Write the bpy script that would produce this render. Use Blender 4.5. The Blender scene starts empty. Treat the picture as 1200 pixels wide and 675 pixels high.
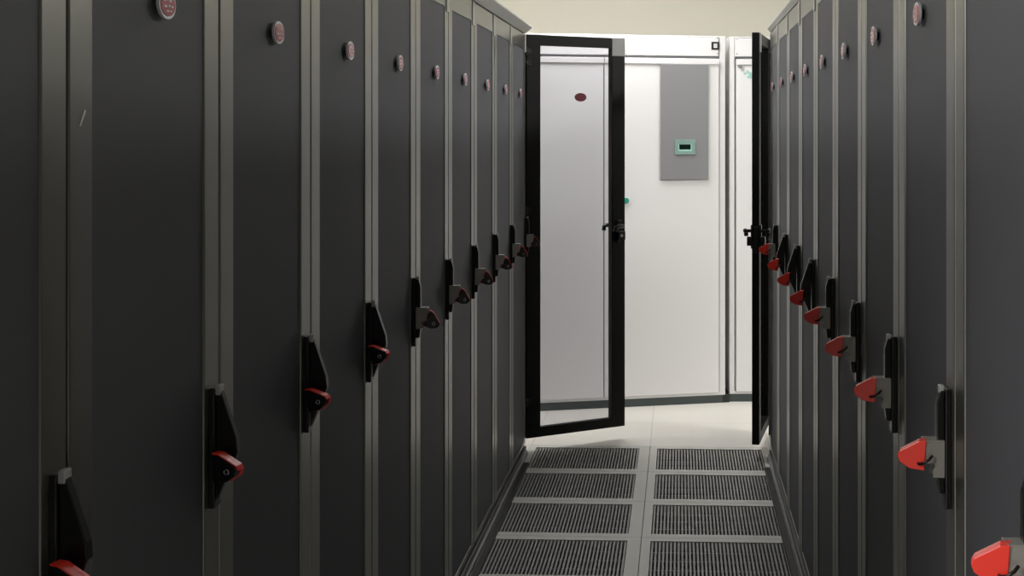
import bpy, bmesh
from math import radians, sin, cos, pi, atan2, hypot, degrees
from mathutils import Vector, Matrix

sc = bpy.context.scene
COL = sc.collection

# ------------------------------------------------------------------ materials
def new_mat(name):
    m = bpy.data.materials.new(name); m.use_nodes = True
    nt = m.node_tree
    return m, nt, nt.nodes['Principled BSDF']

def plain(name, col, rough=.5, metal=0., spec=.5, bump=0., bscale=300., coat=0.):
    m, nt, b = new_mat(name)
    b.inputs['Base Color'].default_value = (*col, 1)
    b.inputs['Roughness'].default_value = rough
    b.inputs['Metallic'].default_value = metal
    b.inputs['Specular IOR Level'].default_value = spec
    b.inputs['Coat Weight'].default_value = coat
    tc = nt.nodes.new('ShaderNodeTexCoord')
    n = nt.nodes.new('ShaderNodeTexNoise'); n.inputs['Scale'].default_value = bscale
    nt.links.new(tc.outputs['Object'], n.inputs['Vector'])
    # gentle procedural roughness variation so that nothing is perfectly uniform
    mr = nt.nodes.new('ShaderNodeMapRange')
    mr.inputs['To Min'].default_value = max(0., rough - .05); mr.inputs['To Max'].default_value = min(1., rough + .05)
    nt.links.new(n.outputs['Fac'], mr.inputs['Value']); nt.links.new(mr.outputs['Result'], b.inputs['Roughness'])
    if bump:
        bp = nt.nodes.new('ShaderNodeBump'); bp.inputs['Strength'].default_value = bump; bp.inputs['Distance'].default_value = .001
        nt.links.new(n.outputs['Fac'], bp.inputs['Height']); nt.links.new(bp.outputs['Normal'], b.inputs['Normal'])
    return m

def mesh_mat():
    """perforated sheet: a fine staggered hole pattern in dark grey paint"""
    m, nt, b = new_mat('perforated_sheet')
    N = nt.nodes.new; L = nt.links.new
    tc = N('ShaderNodeTexCoord'); sp = N('ShaderNodeSeparateXYZ'); L(tc.outputs['Object'], sp.inputs[0])
    def wave(sock, k):
        a = N('ShaderNodeMath'); a.operation = 'MULTIPLY'; a.inputs[1].default_value = k; L(sock, a.inputs[0])
        s = N('ShaderNodeMath'); s.operation = 'SINE'; L(a.outputs[0], s.inputs[0]); return s.outputs[0]
    k = 2 * pi / .006
    p = N('ShaderNodeMath'); p.operation = 'MULTIPLY'; L(wave(sp.outputs['Y'], k), p.inputs[0]); L(wave(sp.outputs['Z'], k), p.inputs[1])
    r = N('ShaderNodeMapRange'); r.inputs['From Min'].default_value = -.2; r.inputs['From Max'].default_value = .35
    L(p.outputs[0], r.inputs['Value'])
    mix = N('ShaderNodeMix'); mix.data_type = 'RGBA'
    mix.inputs['A'].default_value = (*MESH_SOLID, 1); mix.inputs['B'].default_value = (*MESH_HOLE, 1)
    L(r.outputs['Result'], mix.inputs['Factor']); L(mix.outputs['Result'], b.inputs['Base Color'])
    b.inputs['Roughness'].default_value = .62; b.inputs['Specular IOR Level'].default_value = .35
    return m

MESH_SOLID = (.112, .116, .130); MESH_HOLE = (.058, .061, .070)
M = {}
M['mesh'] = mesh_mat()
M['door_frame'] = plain('dark_grey_gloss_paint', (.25, .25, .225), .33, metal=.88, spec=.6)
M['cabinet'] = plain('cabinet_paint', (.020, .020, .021), .55)
M['black'] = plain('black_plastic', (.006, .006, .006), .30, spec=.5)
M['black_paint'] = plain('black_door_paint', (.004, .004, .005), .5, spec=.25)
M['steel'] = plain('brushed_steel', (.42, .40, .37), .40, metal=.5)
M['chrome'] = plain('chrome', (.70, .70, .70), .2, metal=1.)
M['plate'] = plain('grey_corner_plate', (.42, .42, .41), .4, spec=.6)
M['trim'] = plain('grey_trim_paint', (.75, .75, .70), .45)
M['edge_strip'] = plain('matt_black', (.010, .010, .010), .7)
M['rail'] = plain('rail_paint', (.10, .10, .10), .4)
M['red'] = plain('red_lock_jacket', (.95, .050, .030), .30)
M['badge_red'] = plain('badge_red', (.55, .02, .075), .30, coat=.3)
M['badge_back'] = plain('badge_back_red', (.16, .010, .025), .4)
M['silver'] = plain('badge_silver', (.78, .76, .78), .35, metal=.35)
M['white_paint'] = plain('white_powder_coat', (.755, .75, .755), .35)
M['unit_gap'] = plain('unit_gap_grey', (.22, .22, .23), .6)
M['unit_base'] = plain('unit_plinth_green_grey', (.055, .070, .070), .5)
M['unit_base_dark'] = plain('unit_plinth_joint', (.012, .014, .014), .5)
M['panel_grey'] = plain('control_panel_grey', (.235, .235, .245), .45)
M['green'] = plain('pale_green_bezel', (.215, .34, .30), .4)
M['green_dark'] = plain('green_button', (.02, .30, .20), .35)
M['teal_print'] = plain('teal_print', (.34, .60, .53), .5)
M['screen'] = plain('dark_screen', (.004, .012, .010), .15)
M['slat'] = plain('grille_slat', (.25, .25, .24), .45)
M['tile_frame'] = plain('tile_frame_grey', (.56, .56, .525), .5, bump=.1, bscale=60)
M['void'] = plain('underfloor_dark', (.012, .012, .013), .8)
M['wall'] = plain('cream_wall_paint', (.86, .83, .735), .85, bump=.15, bscale=120)
M['ceiling'] = plain('ceiling_white', (.62, .62, .60), .85)
M['lamp_off'] = plain('lamp_frame', (.7, .7, .7), .5)

def floor_mat():
    m, nt, b = new_mat('pale_floor_tiles')
    N = nt.nodes.new; L = nt.links.new
    tc = N('ShaderNodeTexCoord'); mp = N('ShaderNodeMapping')
    mp.inputs['Location'].default_value = (.151, -7.39, 0)
    L(tc.outputs['Object'], mp.inputs['Vector'])
    br = N('ShaderNodeTexBrick'); br.offset = 0; br.inputs['Scale'].default_value = 1
    br.inputs['Brick Width'].default_value = .6; br.inputs['Row Height'].default_value = .6
    br.inputs['Mortar Size'].default_value = .0016; br.inputs['Mortar Smooth'].default_value = 0
    br.inputs['Color1'].default_value = (.70, .675, .63, 1); br.inputs['Color2'].default_value = (.72, .695, .65, 1)
    br.inputs['Mortar'].default_value = (.42, .40, .37, 1)
    L(mp.outputs['Vector'], br.inputs['Vector'])
    nz = N('ShaderNodeTexNoise'); nz.inputs['Scale'].default_value = 40; L(tc.outputs['Object'], nz.inputs['Vector'])
    mx = N('ShaderNodeMix'); mx.data_type = 'RGBA'; mx.blend_type = 'MULTIPLY'; mx.inputs['Factor'].default_value = .12
    L(br.outputs['Color'], mx.inputs['A']); L(nz.outputs['Color'], mx.inputs['B']); L(mx.outputs['Result'], b.inputs['Base Color'])
    b.inputs['Roughness'].default_value = .4
    return m
M['floor'] = floor_mat()

def glass_mat():
    m, nt, b = new_mat('clear_door_glass')
    nt.nodes.remove(b)
    N = nt.nodes.new; L = nt.links.new
    out = [n for n in nt.nodes if n.type == 'OUTPUT_MATERIAL'][0]
    tr = N('ShaderNodeBsdfTransparent'); tr.inputs['Color'].default_value = (.84, .84, .86, 1)
    gl = N('ShaderNodeBsdfGlossy'); gl.inputs['Roughness'].default_value = .05
    fr = N('ShaderNodeFresnel'); fr.inputs['IOR'].default_value = 1.35
    mx = N('ShaderNodeMixShader'); L(fr.outputs[0], mx.inputs[0]); L(tr.outputs[0], mx.inputs[1]); L(gl.outputs[0], mx.inputs[2])
    L(mx.outputs[0], out.inputs['Surface'])
    return m
M['glass'] = glass_mat()

# ------------------------------------------------------------------ mesh helpers
class MB:
    def __init__(self): self.bm = bmesh.new(); self.mats = []
    def mi(self, m):
        if m not in self.mats: self.mats.append(m)
        return self.mats.index(m)
    def box(self, x0, x1, y0, y1, z0, z1, m):
        i = self.mi(m); v = [self.bm.verts.new((x, y, z)) for x in (x0, x1) for y in (y0, y1) for z in (z0, z1)]
        for f in ((0,1,3,2),(4,6,7,5),(0,4,5,1),(2,3,7,6),(0,2,6,4),(1,5,7,3)):
            self.bm.faces.new([v[k] for k in f]).material_index = i
        return self
    def prism(self, pts, axis, a0, a1, m):
        """polygon pts extruded along axis: 'x' pts are (y,z), 'y' pts are (x,z), 'z' pts are (x,y)"""
        i = self.mi(m)
        def P(p, a): return {'x': (a, p[0], p[1]), 'y': (p[0], a, p[1]), 'z': (p[0], p[1], a)}[axis]
        A = [self.bm.verts.new(P(p, a0)) for p in pts]; B = [self.bm.verts.new(P(p, a1)) for p in pts]
        fs = [self.bm.faces.new(A), self.bm.faces.new(B[::-1])]
        n = len(pts)
        for k in range(n): fs.append(self.bm.faces.new((A[k], B[k], B[(k+1) % n], A[(k+1) % n])))
        for f in fs: f.material_index = i
        return self
    def ring(self, outer, inner, axis, a0, a1, m):
        """closed frame between two loops of equal length"""
        i = self.mi(m)
        def P(p, a): return {'x': (a, p[0], p[1]), 'y': (p[0], a, p[1]), 'z': (p[0], p[1], a)}[axis]
        R = [[self.bm.verts.new(P(p, a)) for p in lp] for lp in (outer, inner) for a in (a0, a1)]
        n = len(outer)
        for k in range(n):
            j = (k + 1) % n
            for a, b in ((0, 1), (1, 3), (3, 2), (2, 0)):
                self.bm.faces.new((R[a][k], R[a][j], R[b][j], R[b][k])).material_index = i
        return self
    def tube(self, pts, r, m, n=8):
        i = self.mi(m); pts = [Vector(p) for p in pts]; rings = []
        for k, p in enumerate(pts):
            t = (pts[min(k+1, len(pts)-1)] - pts[max(k-1, 0)]).normalized()
            a = t.orthogonal().normalized() if k == 0 else (rings_a - t * rings_a.dot(t)).normalized()
            rings_a = a; b = t.cross(a)
            rings.append([self.bm.verts.new(p + (a * cos(2*pi*q/n) + b * sin(2*pi*q/n)) * r) for q in range(n)])
        for A, B in zip(rings, rings[1:]):
            for q in range(n):
                f = self.bm.faces.new((A[q], A[(q+1) % n], B[(q+1) % n], B[q])); f.material_index = i; f.smooth = True
        self.bm.faces.new(rings[0][::-1]).material_index = i; self.bm.faces.new(rings[-1]).material_index = i
        return self
    def build(self, name, parent=None, bevel=0., seg=2):
        bmesh.ops.recalc_face_normals(self.bm, faces=self.bm.faces)
        me = bpy.data.meshes.new(name); self.bm.to_mesh(me); self.bm.free()
        for m in self.mats: me.materials.append(M[m])
        o = bpy.data.objects.new(name, me); COL.objects.link(o)
        if parent: o.parent = parent
        if bevel:
            md = o.modifiers.new('soft_edges', 'BEVEL'); md.width = bevel; md.segments = seg; md.limit_method = 'ANGLE'; md.angle_limit = radians(40)
        return o

def tag(o, label=None, cat=None, group=None, kind=None):
    if label: o['label'] = label
    if cat: o['category'] = cat
    if group: o['group'] = group
    if kind: o['kind'] = kind
    return o
def thing(name, label, cat, loc, rz=0, group=None):
    o = bpy.data.objects.new(name, None); COL.objects.link(o)
    o.location = loc; o.rotation_euler = (0, 0, rz); o.empty_display_size = .1
    return tag(o, label, cat, group)
def copy_tree(o, parent=None):
    c = o.copy(); COL.objects.link(c)
    if parent: c.parent = parent
    for ch in [x for x in bpy.data.objects if x.parent == o]: copy_tree(ch, c)
    return c
def rect(a0, a1, b0, b1): return [(a0, b0), (a1, b0), (a1, b1), (a0, b1)]
def oval(cu, cz, ru, rz, n=28): return [(cu + ru * cos(2*pi*k/n), cz + rz * sin(2*pi*k/n)) for k in range(n)]

# ------------------------------------------------------------------ measurements (metres; the aisle runs along +Y)
XL, XR = -.762, .438             # door faces of the two rows
PITCH = .6
YL0, NL = 1.185, 10              # left row: first seam and number of cabinets
YR0, NR = 1.76, 9
YGRILLE = 7.39                   # far edge of the perforated floor
TILE_D = .555
SEAM = -.151                     # centre seam of the floor
EYE = 1.583
HB_L, HB_R = 1.772, 1.800        # badge heights

# ------------------------------------------------------------------ room shell
NT = 5
y_open = YGRILLE - NT * TILE_D
f = MB()
X0, X1, Y0, Y1 = -4.2, 4.2, -2.5, 10.0
for (a, b, c, d, m) in ((X0, XL, Y0, Y1, 'floor'), (XR, X1, Y0, Y1, 'floor'), (XL, XR, Y0, y_open, 'slat'), (XL, XR, YGRILLE, Y1, 'floor')):
    f.box(a, b, c, d, -.05, 0, m)
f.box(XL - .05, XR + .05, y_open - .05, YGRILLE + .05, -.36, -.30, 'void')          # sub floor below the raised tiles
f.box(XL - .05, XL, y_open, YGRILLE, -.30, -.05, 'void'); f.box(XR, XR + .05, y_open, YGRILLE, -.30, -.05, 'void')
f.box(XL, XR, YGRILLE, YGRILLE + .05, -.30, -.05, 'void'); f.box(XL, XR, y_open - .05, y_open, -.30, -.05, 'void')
tag(f.build('floor'), kind='structure')
ZC = 3.0
tag(MB().box(X0, X1, Y0, Y1, ZC, ZC + .1, 'ceiling').build('ceiling'), kind='structure')
tag(MB().box(X0, X1, Y1, Y1 + .1, 0, ZC, 'wall').build('wall_back'), kind='structure')
tag(MB().box(X0, X1, Y0 - .1, Y0, 0, ZC, 'rail').build('wall_front'), kind='structure')
tag(MB().box(X0 - .1, X0, Y0, Y1, 0, ZC, 'wall').build('wall_left'), kind='structure')
tag(MB().box(X1, X1 + .1, Y0, Y1, 0, ZC, 'wall').build('wall_right'), kind='structure')

# ------------------------------------------------------------------ perforated floor tiles
def floor_tile(name, x0, x1, gx0, gx1):
    d = TILE_D
    t = thing(name, '', 'floor tile', (x0, 0, 0))
    w = x1 - x0; a, b = gx0 - x0, gx1 - x0
    g = .0012
    MB().ring(rect(g, w - g, g, d - g), rect(a, b, .05, d - .05), 'z', -.035, 0, 'tile_frame').build('tile_frame', t)
    s = MB(); n = int(round((b - a) / .0145)); p = (b - a) / n
    for k in range(n):
        s.box(a + (k + .28) * p, a + (k + .78) * p, .05, d - .05, -.030, -.003, 'slat')
    for k in range(1, 4):
        yy = .05 + (d - .1) * k / 4
        s.box(a, b, yy - .003, yy + .003, -.030, -.012, 'slat')
    s.build('grille', t)
    return t
ordinal = ['', 'second', 'third', 'fourth', 'fifth', 'sixth', 'seventh', 'eighth', 'ninth', 'tenth']
protoL = floor_tile('floor_grille_tile', XL, SEAM, -.722, -.204)
protoR = floor_tile('floor_grille_tile', SEAM, XR, -.114, .405)
for side, proto in (('left', protoL), ('right', protoR)):
    for k in range(NT):
        t = proto if k == 0 else copy_tree(proto)
        t.location.y = YGRILLE - (k + 1) * TILE_D
        where = ('at the far end of the aisle, touching the pale floor' if k == 0 else '%s from the pale floor' % ordinal[k])
        if k == 4: where = 'fifth from the pale floor, cut by the bottom of the photo'
        tag(t, 'grey slotted floor grille tile, %s column, %s' % (side, where), group='slotted floor tiles in the aisle')

# ------------------------------------------------------------------ server cabinets
# local frame: x points out of the door into the aisle, y along the row towards the handle side
DH = 2.072
def badge_mesh(m_face='badge_red', rim='silver'):
    b = MB()
    zc = 0.
    b.prism(oval(0, 0, .014, .010, 14), 'x', -.012, -.004, 'black')
    b.prism(oval(0, 0, .035, .0215), 'x', -.004, .001, rim)
    b.prism(oval(0, 0, .0300, .0168), 'x', .001, .0022, m_face)
    # the pale, illegible print on the face
    for (u, z, w, h) in ((-.016, .006, .006, .0032), (-.006, .0075, .007, .003), (.008, .006, .008, .0032), (-.012, -.003, .010, .0032),
                         (.004, -.0015, .006, .003), (.016, -.002, .006, .003), (-.003, -.0095, .009, .0028), (.010, -.009, .005, .0028)):
        if rim != 'silver': break
        b.prism(rect(u - w/2, u + w/2, z - h/2, z + h/2), 'x', .0022, .0027, 'silver')
    return b

def cabinet(hb, by):
    c = thing('server_cabinet', '', 'server cabinet', (0, 0, 0))
    b = MB()
    b.box(-1.05, -.034, .0015, PITCH - .0015, .044, DH - .002, 'cabinet')
    b.box(-1.02, -.05, .01, PITCH - .01, 0, .044, 'cabinet')
    b.build('body', c)
    d = MB(); z0 = .055
    d.ring(rect(.004, .596, z0, DH - .004), rect(.077, .523, z0 + .022, DH - .078), 'x', -.030, 0, 'door_frame')
    door = d.build('door', c, .0025)
    MB().box(-.014, -.003, .074, .526, z0 + .018, DH - .074, 'mesh').build('mesh_panel', door)
    bd = badge_mesh().build('badge', door, .0006, 1); bd.location = (.008, by, hb)
    MB().box(-.001, .0035, .545, .5955, DH - .092, DH - .0045, 'plate').build('corner_plate', door, .001)
    return c, door

def handle_flat(door):
    h = MB()
    h.box(0, .010, .5425, .5735, .975, 1.170, 'black')                              # escutcheon
    h.prism([(.010, 1.166), (.017, 1.166), (.023, 1.145), (.023, 1.03), (.020, 1.0), (.010, .998)], 'y', .5475, .5685, 'black')   # folded lever
    o = h.build('door_handle', door, .002)
    p = MB()                                                                         # hasp: bent steel bracket with a slot for the lock on both cheeks
    hp = [(.011, 1.026), (.030, 1.026), (.030, 1.038), (.026, 1.043), (.030, 1.049), (.043, 1.049), (.043, 1.084), (.011, 1.084)]
    p.prism(hp, 'y', .5410, .5435, 'steel'); p.prism(hp, 'y', .5720, .5745, 'steel')
    p.box(.011, .044, .5405, .5750, 1.083, 1.0865, 'steel')
    tag(p.build('hasp_plate', door, .0006, 1), 'bright steel hasp plate')
    t = MB().box(.010, .0185, .549, .567, 1.160, 1.174, 'plate')  # lever's lit top end, the light put in as pale grey
    tag(t.build('lit_handle_top', door, .002), 'lit top end of the handle in pale grey')
def handle_flared(door):
    h = MB()
    h.box(0, .010, .5425, .5735, .975, 1.170, 'black')
    h.prism([(.010, 1.166), (.017, 1.168), (.044, 1.088), (.046, 1.066), (.040, 1.050), (.012, .985)], 'y', .5485, .5675, 'black')   # lever pulled out at its lower end
    h.build('door_handle', door, .002)
    t = MB().box(.009, .0185, .547, .569, 1.158, 1.174, 'plate')  # pale grey stands for light on the lever's top end
    tag(t.build('lit_handle_top', door, .002), 'lit top end of the handle in pale grey')

protos = {}
def get_proto(side, kind):
    key = (side, kind)
    if key not in protos:
        c, door = cabinet(*((HB_L, .330) if side == 'L' else (HB_R, .272)))
        (handle_flat if kind == 'A' else handle_flared)(door)
        protos[key] = [c, False]
    p = protos[key]
    if not p[1]: p[1] = True; return p[0]
    return copy_tree(p[0])

# ------------------------------------------------------------------ padlocks
LP = [(.036, 1.082), (.048, 1.080), (.077, 1.0605), (.0805, 1.053), (.076, 1.043), (.060, 1.034), (.036, 1.033)]
LC = (.055, 1.058)
def scaled(k, dz=0): return [(LC[0] + (x - LC[0]) * k, LC[1] + (z - LC[1]) * k + dz) for x, z in LP]
def padlock():
    p = thing('padlock', '', 'padlock', (0, 0, 0))
    o = lambda pts: [(x - LC[0], z - LC[1]) for x, z in pts]
    b = MB()
    b.prism(o(scaled(.93)), 'y', -.013, .004, 'black')
    bd = b.build('lock_body', p, .002)
    k = MB(); k.tube([(.006 + .004 * cos(a), -.0132, -.006 + .004 * sin(a)) for a in [2*pi*q/12 for q in range(13)]], .0011, 'chrome', 6)
    tag(k.build('keyhole_ring', bd), 'small bright ring round the keyhole')
    j = MB()
    j.prism(o(scaled(1.0)), 'y', .004, .013, 'red')                                  # jacket over one broad face
    top = o(scaled(1.02)); inn = o(scaled(.90))
    strip = [top[0], top[1], top[2], top[3], inn[3], inn[2], inn[1], inn[0]]
    j.prism(strip, 'y', -.0110, .0045, 'red')                                        # and its rim
    tag(j.build('red_jacket', p, .0025), 'glossy red plastic jacket')
    s = MB()
    s.tube([(-.008, .010, -.014), (-.010, .018, -.014), (-.018, .022, -.011), (-.026, .0215, -.004), (-.030, .0145, .001)], .0024, 'black')
    tag(s.build('shackle', p), 'short dark hooked shackle')
    return p
lock_proto = [padlock(), False]
def place_lock(origin, rz, lx, ly, lz, tilt, twist, label, group):
    if not lock_proto[1]: lock_proto[1] = True; p = lock_proto[0]
    else: p = copy_tree(lock_proto[0])
    p.matrix_world = Matrix.Translation(origin) @ Matrix.Rotation(rz, 4, 'Z') @ Matrix.Translation((lx, ly, lz)) @ Matrix.Rotation(twist, 4, 'Z') @ Matrix.Rotation(tilt, 4, 'Y')
    tag(p, label, 'padlock', group)

LK = 'BBBBAAAAAA'; RK = 'AAAAABBBA'
nth = ['nearest the viewer', 'second from the viewer', 'third from the viewer', 'fourth from the viewer', 'fifth from the viewer',
       'sixth from the viewer', 'seventh from the viewer', 'fourth from the far end', 'third from the far end', 'second from the far end', 'at the far end']
def place_name(k, n):
    if k == 0: return 'nearest the viewer'
    if k == n - 1: return 'at the far end'
    if n - 1 - k <= 3: return '%s from the far end' % ordinal[n - 1 - k]
    return '%s from the viewer' % ordinal[k]
for k in range(NL):
    kind = LK[k]; c = get_proto('L', kind)
    c.location = (XL, YL0 + k * PITCH, 0); c.rotation_euler = (0, 0, 0)
    w = place_name(k, NL)
    if k == 0: w = 'nearest the viewer, cut by the left edge'
    if k == NL - 1: w = 'at the far end, beside the open glass door'
    tag(c, 'dark server cabinet in the left row, ' + w, 'server cabinet', 'server cabinets of the left row')
    lab = ('red-topped padlock on a flared black handle in the left row, ' if kind == 'B' else 'padlock on a steel hasp in the left row, ') + place_name(k, NL)
    if kind == 'B': place_lock(c.location, 0, (.038 if k < 2 else .034), .515, 1.050, radians(-14 if k > 1 else -4), radians(-8), lab, 'padlocks on the left row')
    else: place_lock(c.location, 0, .056, .560, 1.048, radians(26), radians(10), lab, 'padlocks on the left row')
for k in range(NR):
    kind = RK[k]; c = get_proto('R', kind)
    c.location = (XR, YR0 + (k + 1) * PITCH, 0); c.rotation_euler = (0, 0, pi)
    w = place_name(k, NR)
    if k == 0: w = 'nearest the viewer, cut by the right edge'
    if k == NR - 1: w = 'at the far end, beside the edge-on black door'
    tag(c, 'dark server cabinet in the right row, ' + w, 'server cabinet', 'server cabinets of the right row')
    lab = ('red padlock on a flared black handle in the right row, ' if kind == 'B' else 'red padlock on a steel hasp in the right row, ') + place_name(k, NR)
    if kind == 'B': place_lock(c.location, pi, .056, .580, 1.050, radians(-4), radians(-14), lab, 'padlocks on the right row')
    else: place_lock(c.location, pi, .058, .560, 1.064, radians(-4), radians(-14), lab, 'padlocks on the right row')

# small pale scratch on the stile of the second cabinet on the left
c2 = [o for o in bpy.data.objects if o.name.startswith('server_cabinet') and abs(o.location.x - XL) < .01 and abs(o.location.y - (YL0 + PITCH)) < .01][0]
d2 = [o for o in bpy.data.objects if o.parent == c2 and o.name.startswith('door')][0]
s = MB().prism([(.034, 1.592), (.038, 1.592), (.054, 1.611), (.050, 1.614)], 'x', -.0002, .0006, 'silver')
tag(s.build('paint_scratch', d2), 'small pale scratch in the paint')

# sloped header strips that overhang the doors, and rails along the floor
YE = 7.165
h = MB().prism([(XL - .10, DH + .002), (XL - .001, DH + .002), (XL + .035, DH + .030), (XL + .035, DH + .036), (XL - .10, DH + .036)], 'y', YL0, YL0 + NL * PITCH - .002, 'trim')
tag(h.build('header_strip'), 'long grey header strip running along the top of the left cabinet row', 'trim strip', 'header strips above the cabinet rows')
h = MB().prism([(XR + .10, DH + .002), (XR + .001, DH + .002), (XR - .014, DH + .019), (XR - .014, DH + .026), (XR + .10, DH + .026)], 'y', YR0, YR0 + NR * PITCH, 'trim')
tag(h.build('header_strip'), 'long grey header strip running along the top of the right cabinet row', 'trim strip', 'header strips above the cabinet rows')
def base_rail(x, s, y0, y1, label):
    b = MB()
    b.prism([(x - s * .034, 0.0), (x + s * .012, 0.0), (x + s * .012, .012), (x + s * .004, .020), (x + s * .004, .040), (x - s * .034, .040)], 'y', y0, y1, 'rail')
    tag(b.build('base_rail', None, .0015), label, 'floor rail', 'rails along the foot of the cabinet rows')
base_rail(XL, 1, YL0, YL0 + NL * PITCH, 'narrow grey rail on the floor along the foot of the left cabinets')
base_rail(XR, -1, YR0, YR0 + NR * PITCH, 'narrow grey rail on the floor along the foot of the right cabinets')

def edge_strip(x0, x1, y0, y1, label):  # thin matt black strip along the outer edge of the grille tiles
    b = MB().prism([(x0, .0005), (x1, .0005), (x1 - .004, .006), (x0 + .004, .006)], 'y', y0, y1, 'edge_strip')
    tag(b.build('floor_edge_strip'), label, 'floor strip', 'black strips along the floor edges')
edge_strip(XL + .013, XL + .042, 3.9, 6.97, 'flat black strip on the floor beside the left cabinet rail')
edge_strip(XR - .042, XR - .013, 3.9, 6.93, 'flat black strip on the floor beside the right cabinet rail')

# ------------------------------------------------------------------ glazed aisle doors at the end of the two rows
# local frame: x along the leaf from the hinge, y through its thickness, -y faces the aisle when closed
def aisle_door(name, label, loc, rz, side):
    t = thing(name, label, 'glass door', loc, rz, 'glazed aisle doors'); W = .586 if side == 'L' else .572; z0, z1 = .070, 2.072
    fr = MB().ring(rect(0, W, z0, z1), rect(.080, W - .080, z0 + .048, z1 - .052), 'y', -.018, .018, 'black_paint').build('door_frame', t, .002)
    MB().box(.076, W - .076, -.004, .004, z0 + .044, z1 - .048, 'glass').build('glass_pane', t)
    sg = -1 if side == 'L' else 1
    tag(MB().box(W - .080, W - .001, *sorted((sg * .0175, sg * .0215)), z1 - .092, z1 - .004, 'plate').build('corner_plate', t, .001), 'grey plate on the upper free corner')
    h = MB()
    for q in (-1, 1):
        h.box(W - .052, W - .022, *sorted((q * .018, q * .026)), 1.02, 1.135, 'black')
        h.tube([(W - .037, q * .024, 1.106), (W - .037, q * .058, 1.106)], .0085, 'black', 10)
        h.tube([(W - .034, q * .054, 1.106), (W - .066, q * .057, 1.106), (W - .080, q * .056, 1.100), (W - .084, q * .054, 1.078)], .011, 'black', 10)
        h.tube([(W - .037, q * .022, 1.056), (W - .037, q * .046, 1.056)], .008, 'steel', 12)
    h.build('door_handle', t, .0015)
    k = MB()
    for q in (-1, 1): k.box(W - .056, W - .014, *sorted((q * .018, q * .044)), 1.034, 1.078, 'black')
    k.box(W - .004, W + .002, -.010, .010, 1.00, 1.13, 'black')
    k.build('lock_case', t, .0015)
    b = badge_mesh('badge_back', 'badge_back').build('badge', t, .0006, 1)
    b.location = (W * .545, -.012, 1.765); b.rotation_euler = (0, 0, -pi / 2)
    hg = MB()
    for z in (.25, 1.20, 1.93, 1.99):
        hg.box(-.010, .022, -.026 if side == 'L' else .018, -.018 if side == 'L' else .026, z - .012, z + .012, 'black')
        hg.tube([(-.006, -.022 if side == 'L' else .022, z - .02), (-.006, -.022 if side == 'L' else .022, z + .02)], .006, 'black', 10)
    hg.build('hinge', t)
    return t
HL = (-.769, 7.222); ang = atan2(.335, .460)
tl = aisle_door('aisle_door', 'black-framed glass door standing ajar at the end of the left row', (HL[0], HL[1], 0), ang, 'L')
MB().box(-.050, .004, .022, .070, 0, 2.07, 'black_paint').build('hinge_post', tl, .002)
N0 = (.366, 7.125); F0 = (.452, 7.690)
tr = aisle_door('aisle_door', 'black-framed glass door seen edge-on at the end of the right row', (F0[0], F0[1], 0), atan2(N0[1] - F0[1], N0[0] - F0[0]), 'R')
MB().box(-.050, -.006, .010, .070, 0, 2.07, 'black_paint').build('hinge_post', tr, .002)

# ------------------------------------------------------------------ white cooling units beyond the aisle
# local frame: x along the front (to the right), y into the cabinet, z up; front face at y = 0
UH = 2.152
def unit(name, label, loc, rz, x0, x1, doors, base_j):
    t = thing(name, label, 'cooling unit', loc, rz, 'white cooling units')
    D = .85
    b = MB()
    b.box(x0, x1, .022, D, .046, UH, 'white_paint')
    b.ring(rect(x0, x1, .046, UH), rect(x0 + .03, x1 - .036, .062, UH - .008), 'y', 0, .022, 'white_paint')   # front frame
    b.build('body', t, .003)
    k = MB().box(x0, x1 - .016, .004, D - .02, 0, .046, 'unit_base'); k.box(x1 - .016, x1 + base_j, .003, D - .02, 0, .050, 'unit_base_dark'); k.build('plinth', t)
    tp = MB().box(x0 + .032, x1 - .042, -.004, .020, 2.034, UH - .010, 'white_paint')
    tpo = tp.build('top_panel', t, .0025)
    sc_ = MB()
    for (u, z) in ((x1 - .050, 2.142), (x1 - .050, 2.050), (x0 + .045, 2.135), (x0 + .045, 2.050)):
        sc_.prism(oval(u, z, .0035, .0035, 10), 'y', -.0055, -.003, 'unit_gap')
    sc_.build('screw', tpo)
    MB().box(x0 + .032, x1 - .042, .014, .021, 2.018, 2.036, 'unit_gap').build('panel_gap', t)
    dd = []
    for (a, c) in doors:
        o = MB().box(a, c, -.010, .020, .062, 2.018, 'white_paint')
        o.box(a, c, -.018, -.010, 1.984, 2.018, 'white_paint')
        dd.append(o.build('door', t, .003))
    return t, tpo, dd
def px(o): return o
t1, tp1, d1 = unit('cooling_unit', 'tall white cooling unit with a grey control panel on its door, facing down the aisle', (-.80, 8.288, 0), radians(17), -.75, 1.114,
     [(-.712, .3745), (.3805, 1.072)], .026)
cp = MB().prism(rect(.712, 1.004, 1.313, 1.984), 'y', -.022, -.009, 'panel_grey').build('control_panel', d1[1], .002)
bz = MB().ring(rect(.797, .921, 1.458, 1.545), rect(.817, .901, 1.478, 1.523), 'y', -.028, -.021, 'green')
bz.ring(rect(.817, .901, 1.478, 1.523), rect(.824, .894, 1.487, 1.517), 'y', -.026, -.021, 'teal_print')
bz.build('display_bezel', cp, .001)
sn = MB().prism(rect(.822, .896, 1.485, 1.519), 'y', -.0245, -.021, 'screen').build('display_screen', cp)
lb = MB().prism(rect(1.027, 1.074, 2.071, 2.118), 'y', -.0065, -.003, 'black')
lb.ring(rect(1.040, 1.062, 2.083, 2.107), rect(1.046, 1.056, 2.090, 2.101), 'y', -.0078, -.006, 'white_paint')
lb.prism(rect(1.0475, 1.0545, 2.0915, 2.0995), 'y', -.0076, -.006, 'white_paint')
tag(lb.build('number_label', tp1, .001), 'small black square label with a white mark')
bt = MB().prism(oval(.507, 1.194, .017, .017, 18), 'y', -.022, -.009, 'green_dark')
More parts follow.
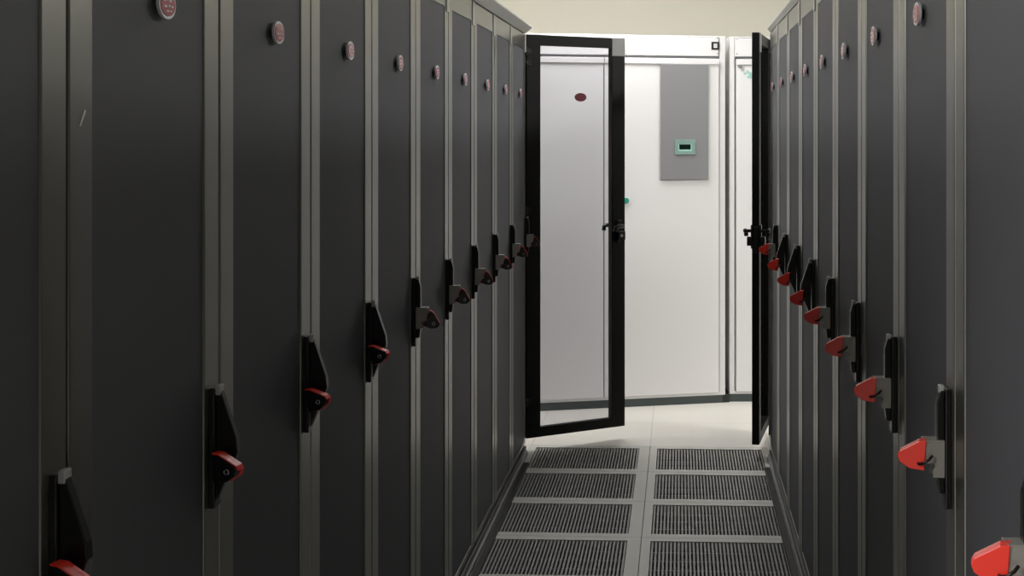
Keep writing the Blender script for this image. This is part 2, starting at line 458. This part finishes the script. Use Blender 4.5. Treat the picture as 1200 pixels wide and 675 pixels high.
tag(bt.build('button', d1[1], .002), 'round green button')

t2, tp2, d2_ = unit('cooling_unit', 'white cooling unit behind the edge-on black door, right of the one with the control panel', (.290, 8.640, 0), radians(4), 0.0, 1.10,
     [(.040, 1.058)], 0.)
e = MB()
for pts in (oval(.092, 1.935, .010, .006, 10), oval(.106, 1.945, .007, .010, 10), oval(.122, 1.930, .010, .013, 10)):
    e.prism(pts, 'y', -.0115, -.0095, 'teal_print')
e.prism(rect(.104, .147, 1.905, 1.922), 'y', -.0115, -.0095, 'teal_print')
tag(e.build('emblem', d2_[0]), 'pale teal printed emblem')
tag(MB().prism(oval(.065, 1.975, .012, .012, 16), 'y', -.024, -.017, 'unit_gap').build('door_lock', d2_[0], .001), 'small grey round lock')

# ------------------------------------------------------------------ lights: ceiling panels of the room, plus added side fill
def area(name, loc, sx, sy, power, col=(1, .985, .96)):
    l = bpy.data.lights.new(name, 'AREA'); l.shape = 'RECTANGLE'; l.size = sx; l.size_y = sy; l.energy = power; l.color = col
    o = bpy.data.objects.new(name, l); COL.objects.link(o); o.location = loc
    return o
area('ceiling_lamp_beyond', (-.31, 8.0, ZC - .02), .5, .5, 34)
area('fill_lamp_left', (-2.7, 6.6, ZC - .02), .6, 1.2, 112)  # unseen fill, added to light the white units evenly
area('fill_lamp_right', (2.5, 6.6, ZC - .02), .6, 1.2, 112)  # its counterpart on the right, also an added fill light
area('ceiling_lamp_behind', (-2.2, -.6, ZC - .02), .6, 1.2, 175)
area('ceiling_lamp_aisle', (-.16, 5.0, ZC - .02), .3, 1.2, 5)

w = bpy.data.worlds.new('world'); sc.world = w; w.use_nodes = True
w.node_tree.nodes['Background'].inputs['Color'].default_value = (.5, .5, .5, 1)
w.node_tree.nodes['Background'].inputs['Strength'].default_value = .02

# ------------------------------------------------------------------ camera: level, shifted lens
cam = bpy.data.cameras.new('camera'); co = bpy.data.objects.new('camera', cam); COL.objects.link(co)
co.location = (0, 0, EYE); co.rotation_euler = (radians(90), 0, radians(3))
cam.sensor_width = 36; cam.lens = 36 * 1713 / 1200
cam.shift_x = -(707.2 - 600) / 1200; cam.shift_y = -(337.5 - 156) / 1200
cam.clip_start = .05
sc.camera = co
sc.view_settings.view_transform = 'Standard'; sc.view_settings.look = 'None'; sc.view_settings.gamma = 1
sc.view_settings.use_curve_mapping = False; sc.view_settings.exposure = 0.0
